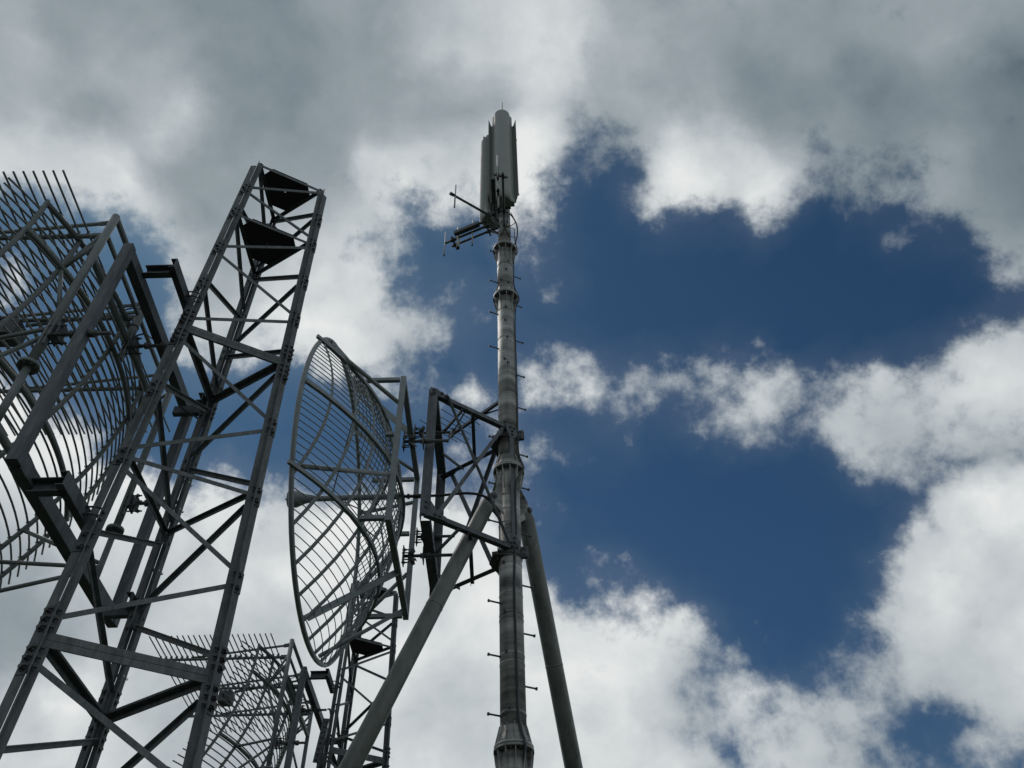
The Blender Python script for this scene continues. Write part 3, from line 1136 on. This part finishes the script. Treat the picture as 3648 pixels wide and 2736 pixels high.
for (a, b, fs_) in ((NP, NM, 1), (FP, FM_, -1)):
    A0, B0 = V(a[0], a[1], 0), V(b[0], b[1], 0)
    d = (B0 - A0).normalized()
    n = Vector((-d.y, d.x, 0)) * fs_
    La = A0 + d * .2
    Rb = B0 - d * .03
    m = MB()
    q0, q1 = La + Z * (BT + .03) - n * .009, Rb - d * .05 + Z * (BB + .03) - n * .009
    sv = (q1 - q0).normalized().cross(n)
    m.angle(q0, q1, sv, -n, 0.055, 0.045, 0.006)
    m.build('diagonal', GALVB, br)
    m = MB()
    q0, q1 = Rb - d * .03 + Z * BT + n * .012, La + Z * BB + n * .012
    sv = (q1 - q0).normalized().cross(n)
    m.angle(q0, q1, -sv, n, 0.055, 0.045, 0.006)
    m.build('diagonal', GALVB, br)
    m = MB()
    m.slab(B0 + Z * (BB - .03), B0 + Z * (BT - .04), -n * .012 - d * .01, d * .075, n * .010)
    m.build('upright', GALVB, br)
    # corner gussets with bolts at both ends
    for z, s in ((BT, 1), (BB, -1)):
        g_ = MB()
        A1 = A0 + Z * z
        k = -n * .0185
        h = .06
        g_.prism([A1 - d * .06 + Z * h * 1.1 + k, A1 + d * .10 + Z * h * 1.1 + k, A1 + d * .27 + Z * (.03) + k, A1 + d * .27 - Z * .04 + k,
                  A1 + d * .08 - Z * (.05 if s > 0 else .07) + k, A1 - d * .06 - Z * (.06 if s > 0 else .07) + k] if s > 0 else
                 [A1 - d * .06 - Z * .06 + k, A1 + d * .30 - Z * .035 + k, A1 + d * .30 + Z * .03 + k, A1 + d * .20 + Z * .04 + k,
                  A1 + d * .06 + Z * .20 + k, A1 - d * .06 + Z * .20 + k], n * .009)
        for du, dv in ((-.0, .035), (-.0, -.02), (.13, .03), (.20, .0)) if s > 0 else ((0, .14), (0, .06), (.14, .0), (.21, -.0)):
            g_.bolt(A1 + d * du + Z * dv + k, -n, 0.016, 0.02)
        g_.build('gusset_plate', GALVB, br)
        g_ = MB()
        B1 = B0 + Z * z
        g_.prism([B1 - d * .08 + Z * .05 + k, B1 + d * .10 + Z * .05 + k, B1 + d * .13 - Z * .10 * s + k, B1 + d * .07 - Z * .2 * s + k,
                  B1 - d * .02 - Z * .2 * s + k, B1 - d * .08 - Z * .05 * s + k], n * .009)
        for du, dv in ((.0, .0), (.07, .0), (.03, -.07 * s), (.03, -.14 * s)):
            g_.bolt(B1 + d * du + Z * dv + k, -n, 0.015, 0.02)
        g_.build('gusset_plate', GALVB, br)
# clamp collars round the mast
for z in (BT - .06, BB - .02):
    m = MB()
    m.tube([mpt(z - .09), mpt(z - .088), mpt(z + .088), mpt(z + .09)], [RM, RM + .012, RM + .012, RM], 32)
    for sx_ in (-1, 1):
        o = V(.85 * sx_, -.25 if sx_ > 0 else .2, 0).normalized()
        t = Vector((-o.y, o.x, 0))
        for q in (-1, 1):
            m.slab(mpt(z - .085) + o * .155 + t * (q * .02), mpt(z + .085) + o * .155 + t * (q * .02), Vector(), o * .09, t * .008)
        for dz in (-.05, .05):
            m.tube([mpt(z + dz) + o * .2 - t * .05, mpt(z + dz) + o * .2 + t * .06], .010, 6)
    # curved web plate between collar and chords
    m.prism([(-.24, 9.79, z - .1), (-.05, 9.335, z - .1), (-.30, 9.33, z - .1), (-.36, 9.55, z - .1)], (0, 0, .01))
    m.prism([(-.245, 9.72, z - .16), (-.245, 9.38, z - .16), (-.245, 9.38, z + .06), (-.245, 9.72, z + .06)], (.01, 0, 0))
    m.build('mast_collar', BOLT, br)
# clamp pipes with their wing nuts towards the dish
for y, z, x1 in ((8.44, 9.66, -.86), (10.36, 9.55, -.9), (9.30, BT - .1, -.93), (9.27, BB - .16, -.75)):
    m = MB()
    m.tube([(-1.46, y, z), (x1, y, z)], 0.022, 10)
    m.tube([(-1.24, y, z), (-1.10, y, z)], 0.036, 8)
    for sy in (-1, 1):
        m.tube([(-1.47, y + sy * .07, z), (-1.33, y + sy * .07, z)], 0.010, 6)
        m.prism([(-1.41, y + sy * .02, z + .0), (-1.33, y + sy * .11, z + .05), (-1.31, y + sy * .11, z), (-1.36, y + sy * .03, z - .03)],
                (.02, 0, -.01))
        m.prism([(-1.41, y + sy * .02, z + .0), (-1.35, y + sy * .05, z - .10), (-1.32, y + sy * .03, z - .10), (-1.36, y + sy * .0, z + .03)],
                (.02, 0, -.01))
    m.slab((-1.465, y - .06, z - .13), (-1.465, y - .06, z + .13), Vector(), X * .014, Y * .12)
    for dz in (-.1, .1):
        m.tube([(-1.48, y, z + dz), (-1.38, y, z + dz)], .010, 6)
        m.bolt((-1.45, y, z + dz), X, .016, .02)
    m.build('clamp_pipe', BOLT, br)
    m = MB()
    ax = Vector((-1.20, y, z))
    m.prism([(-1.205, y - .07, z - .10), (-1.205, y + .07, z - .10), (-1.205, y + .07, z + .10), (-1.205, y - .07, z + .10)], (.012, 0, 0))
    m.build('clamp_plate', GALVB, br)

# ================================================================ round grid dish
DX, DY, DZ, DQ, DR = -1.54, 9.02, 9.2, 4.95, 2.13
dish = thing('grid_dish_antenna', 'big round grid dish of thin grey bars seen from the side and below', 'dish', (DX, DY, DZ))


def dsh(y, z, o=0.0):
    return Vector((DX - ((y - DY) ** 2 + (z - DZ) ** 2) / DQ + o, y, z))


m = MB()
m.tube([dsh(DY + DR * math.cos(t * PI / 36), DZ + DR * math.sin(t * PI / 36)) for t in range(72)], 0.031, 12, closed=True)
m.build('rim', DISHP, dish)
n_r = 47
for i in range(n_r):
    z = DZ - DR + 2 * DR * (i + 0.75) / (n_r + 0.5)
    h = math.sqrt(max(0.01, DR ** 2 - (z - DZ) ** 2))
    m = MB()
    m.tube([dsh(DY - h + 2 * h * k / 20, z) for k in range(21)], 0.0062, 6)
    m.build('grid_rod', PAINT, dish)  # darker paint than the bars: shade on the rod undersides put into their colour


def strip(m, pts, wdir, w, t):
    """flat bar following pts: w wide along wdir, t thick"""
    for a, b in zip(pts[:-1], pts[1:]):
        d = (b - a).normalized()
        s = V(wdir)
        s = (s - d * s.dot(d)).normalized()
        n = d.cross(s)
        m.slab(a - d * .002, b + d * .002, -s * w / 2 - n * t / 2, s * w, n * t)


for k in range(-5, 6):
    y = DY + 0.36 * k
    h = math.sqrt(DR ** 2 - (y - DY) ** 2)
    m = MB()
    strip(m, [dsh(y, DZ - h + 2 * h * j / 16, .016) for j in range(17)], Y, 0.044, 0.022)
    m.build('grid_bar', DISHP, dish)
for z, ext in ((DZ + 1.08, .09), (DZ, .0), (DZ - 1.08, .09)):
    h = math.sqrt(DR ** 2 - (z - DZ) ** 2) + ext
    m = MB()
    strip(m, [dsh(DY - h + 2 * h * j / 20, z, .045) for j in range(21)], Z, 0.052, 0.036)
    m.build('main_channel', DISHP, dish)
# square back frame
FX = -1.51
ys, zs_ = (8.18, 10.28), (8.17, 10.60)
for y in ys:
    m = MB()
    m.bar((FX, y, zs_[0] - .05), (FX, y, zs_[1] + .05), 0.075, 0.055, Y)
    m.build('back_frame_post', DISHP, dish)
for z in zs_:
    m = MB()
    m.bar((FX, ys[0] + .036, z), (FX, ys[1] - .036, z), 0.075, 0.065)
    m.build('back_frame_beam', DISHP, dish)
for y in ys:
    for z in (zs_[0], zs_[1], DZ + .35):
        m = MB()
        m.bar((FX - .05, y, z), dsh(y, z, .05), 0.055, 0.055)
        m.build('standoff', DISHP, dish)
rt = lambda y, z: Vector((DX - DR ** 2 / DQ, y, z))
for sy in (-1, 1):
    y0 = DY + sy * 1.79
    yf = ys[0] if sy < 0 else ys[1]
    for z0, z1 in ((10.38, 10.14), (8.18, 8.85)):
        m = MB()
        m.tube([rt(y0, z0), (FX - .03, yf, z1)], 0.03, 10)
        m.build('diagonal_tube', DISHP, dish)
for z0, z1 in ((DZ - DR + .1, zs_[0]), (DZ + DR - .1, zs_[1])):
    m = MB()
    m.bar(rt(DY - .3, z0) + X * .03, (FX, DY + .25, z1), 0.10, 0.012, Y)
    m.tube([rt(DY + .7, z0 + (.1 if z0 < DZ else -.1)), (FX, DY + 1.1, z1)], .028, 8)
    for q in (.12, .24):
        m.bolt(rt(DY - .3, z0).lerp(V(FX, DY + .25, z1), q * .4) - Y * .01, -Y, .014, .016)
    m.build('tie_plate', DISHP, dish)
# feed
m = MB()
m.tube([(DX + .05, DY, DZ), (-2.55, DY, DZ), (-2.72, DY, DZ)], 0.040, 14)
m.build('feed_tube', DISHP, dish)
m = MB()
m.tube([(-2.68, DY, DZ), (-2.80, DY, DZ), (-2.92, DY, DZ), (-3.02, DY, DZ), (-3.035, DY, DZ), (-3.05, DY, DZ)],
       [.042, .065, .115, .122, .105, .02], 24)
m.tube([(-3.05, DY, DZ), (-3.075, DY, DZ)], .014, 8)
m.build('feed_cup', DISHP, dish)
for sy, sz in ((-1, .72), (1, .72), (-.2, -1)):
    m = MB()
    m.tube([(-2.46, DY, DZ + .04 * sz), dsh(DY + sy * 1.3, DZ + sz * .9)], 0.010, 6)
    m.build('feed_stay', DISHP, dish)
m = MB()
m.tube([(DX + .03, DY, DZ), (DX + .16, DY, DZ)], .022, 8)
m.tube([(DX + .10, DY, DZ), (DX + .13, DY, DZ)], .04, 6)
m.tube([(DX + .16, DY, DZ), (DX + .2, DY, DZ), (DX + .34, DY, DZ), (DX + .42, DY, DZ)], [.018, .032, .032, .020], 10)
m.tube(smooth_path([V(DX + .40, DY, DZ), V(-.95, DY - .02, DZ - .01), V(-.7, DY, DZ + .03), V(-.5, DY + .05, DZ + .05), V(-.36, 9.12, DZ + .01),
                    V(-.27, 9.2, DZ - .07)]), .019, 10)
m.build('feed_cable', BLACK, dish)

# ================================================================ small yagi hung on an arm behind the bracket
yg = thing('yagi_antenna', 'small thin-rod yagi on a dark arm beside the mast, seen through the bracket', 'antenna', (-0.09, 9.5, 11.6))
m = MB()
m.angle((-.12, 9.50, 11.62), (-1.08, 10.36, 11.62), (.66, .75, 0), -Z, .075, .05, .006)
m.angle((-.06, 9.62, 11.52), (-.45, 9.86, 11.60), (.66, .75, 0), -Z, .03, .03, .005)
m.build('arm', BOLT, yg)
m = MB()
m.tube([(-.72, 9.70, 11.58), (-1.10, 10.50, 11.58)], .013, 8)
m.bar((-.98, 10.2, 11.60), (-1.0, 10.24, 11.46), .05, .06)
m.build('boom', DKTUBE, yg)
els = [((-1.08, 9.61), (-.54, 10.12)), ((-1.14, 9.74), (-.61, 10.25)), ((-1.19, 9.89), (-.70, 10.34)), ((-1.20, 10.02), (-.72, 10.46)),
       ((-1.26, 10.12), (-.78, 10.56)), ((-1.51, 9.97), (-.93, 10.51))]
for a, b in els:
    m = MB()
    m.tube([(a[0], a[1], 11.6), (b[0], b[1], 11.6)], .0065, 6)
    m.build('element', DKTUBE, yg)


# ================================================================ panel antennas at the mast top
def panel_profile(w):
    """half section in (side, forward): shallow back, rounded radome, flared lips"""
    r = 0.155 * w
    pts = []
    for i in range(17):
        a = PI * i / 16
        pts.append((r * math.cos(a), .16 + 0.85 * r * math.sin(a)))
    return pts


def make_panel(name, label, base, ang, z0, z1):
    o = thing(name, label, 'antenna', (base[0], base[1], z0), 'panel antennas at the mast top')
    f = Vector((math.sin(ang), -math.cos(ang), 0))
    s = Vector((math.cos(ang), math.sin(ang), 0))
    c = Vector((base[0], base[1], 0))

    def P(a, b, z):
        return c + s * a + f * b + Z * z
    # radome: full-length half tube with square shoulders and closed ends
    m = MB()
    prof = [(.225, .02), (.225, .10), (.19, .14)] + [(.18 * math.cos(PI * i / 20), .16 + .165 * math.sin(PI * i / 20)) for i in range(21)] \
        + [(-.19, .14), (-.225, .10), (-.225, .02)]
    n = len(prof)
    vs, fs = [], []
    levels = [(z0, .55), (z0 + .05, .8), (z0 + .15, .97), (z0 + .25, 1), (z1 - .05, 1), (z1 - .012, .97), (z1, .90)]
    for z, k in levels:
        for a, b in prof:
            kk = k if b > .156 else 1
            vs.append(P(a * (1 if b < .156 else (.5 + .5 * k)), .15 + (b - .15) * kk if b > .156 else b, z))
    for l in range(len(levels) - 1):
        for i in range(n - 1):
            fs.append((l * n + i, l * n + i + 1, (l + 1) * n + i + 1, (l + 1) * n + i))
        fs.append((l * n + n - 1, l * n, (l + 1) * n, (l + 1) * n + n - 1))
    fs.append(tuple(range(n - 1, -1, -1)))
    fs.append(tuple((len(levels) - 1) * n + i for i in range(n)))
    m.add(vs, fs, True)
    m.s[-2:] = [False, False]
    m.build('radome', RADOME, o)
    # flared side plates of the reflector tray
    for q in (-1, 1):
        m = MB()
        t = .008
        for (a0, b0, a1, b1, zt, zb) in ((.226, .03, .262, .05, z1 - .30, z0 + .12), (.262, .05, .31, .15, z1 - .26, z0 + .2)):
            p0, p1 = P(q * a0, b0, 0), P(q * a1, b1, 0)
            d = (p1 - p0).normalized()
            nn_ = Vector((-d.y, d.x, 0)) * t
            up = .07 if b1 > .1 else .02
            m.prism([p0 + Z * zb, p1 + Z * (zb + (.1 if b1 > .1 else 0)), p1 + Z * (zt + up), p0 + Z * zt], nn_)
        m.build('side_plate', RADOME, o)
        m = MB()
        for i in range(14):
            m.tube([P(q * .222, .045, z0 + .3 + i * (z1 - z0 - .7) / 13), P(q * .222, .055, z0 + .3 + i * (z1 - z0 - .7) / 13)], .006, 6)
        m.build('rivet_row', RADOME, o)
    m = MB()
    m.bar(P(0, -.02, z0 + .02), P(0, -.02, z1 - .3), .30, .06, f)
    m.build('back_tray', DKTUBE, o)
    for z in (z0 + .5, z1 - .9):
        m = MB()
        m.bar(P(0, -.05, z), P(0, -.20, z), .10, .08)
        m.bar(P(-.33, .0, z), P(.33, .0, z), .03, .03)
        m.build('bracket', BOLT, o)
    return o


make_panel('panel_antenna', 'long grey radome panel antenna facing the viewer at the very top of the mast', (-.085, 9.33), .0, 16.95, 20.72)
make_panel('panel_antenna', 'left-facing grey panel antenna set lower behind the front radome at the mast top', (-.27, 9.56), -1.92, 16.85, 20.2)


# ================================================================ dipole antennas on arms below the panels
def make_dipoles(label, az, z, elev_off=0.0, full=True, start=.12, armlen=1.18, side=1):
    c = Vector((MX, MY, z))
    o = thing('dipole_antenna', label, 'antenna', tuple(c), 'small dipole antennas round the mast')
    d = Vector((math.sin(az), math.cos(az), 0))
    s = Vector((d.y, -d.x, 0))
    m = MB()
    m.tube([c + d * start, c + d * armlen], .024, 10)
    m.tube([c + d * .05 - Z * .3, c + d * .3 - Z * .02], .03, 8)
    m.build('arm', DKTUBE, o)
    if not full:
        b0 = c
        q = c + d * (armlen - .09)
        m = MB()
        m.tube([q - Z * .42, q + Z * .42], .016, 8)
        m.build('dipole', ALU, o)
        m = MB()
        m.tube([c + d * (armlen - .06), c + d * (armlen + .03)], .034, 10)
        m.build('end_cap', BOLT, o)
        return o
    up = Z * .05 + s * (side * .10)
    m = MB()
    m.tube([c + d * .27 + up, c + d * 1.29 + up], .026, 10)
    m.build('boom', DKTUBE, o)
    for t in (.34, 1.10):
        m = MB()
        q = c + d * t
        m.bar(q - up * .9, q + up * 1.7, .045, .03, d)
        m.bar(q - d * .05, q + d * .05, .05, .05)
        m.bar(q + up - d * .05, q + up + d * .05, .06, .06)
        m.build('cross_clamp', BOLT, o)
    for t, r, h in ((1.29, .013, .42), (.98, .030, .36), (.66, .013, .46)):
        m = MB()
        q = c + d * t + up
        m.tube([q - Z * h, q + Z * h], r, 10)
        e = m.build('dipole', ALU, o)
        m = MB()
        m.tube([q - Z * (h + .02), q - Z * (h - .02)], r + .004, 10)
        m.build('end_cap', BLACK, e)
    m = MB()
    q = up * 1.9
    m.bar(c + d * .47 + q, c + d * 1.02 + q, .085, .095)
    m.tube([c + d * .38 + q, c + d * .48 + q], .028, 10)
    bx = m.build('balun_box', DKTUBE, o)
    m = MB()
    m.tube(smooth_path([c + d * .40 + q, c + d * .30 + q * .98, c + d * .2 + Z * .35, c + d * .12 + Z * .3]), .016, 8)
    m.build('cable', BLACK, bx)
    return o


make_dipoles('three-rod dipole antenna with a black box on a boom pointing left below the panels', math.radians(-66), 16.58, side=-1)
make_dipoles('dark dipole antenna pointing at the viewer across the foot of the front radome', math.radians(180), 16.55)
make_dipoles('single upright dipole rod at the tip of a long arm, above the boxed dipole antenna', math.radians(-125), 16.62, full=False,
             armlen=1.24)
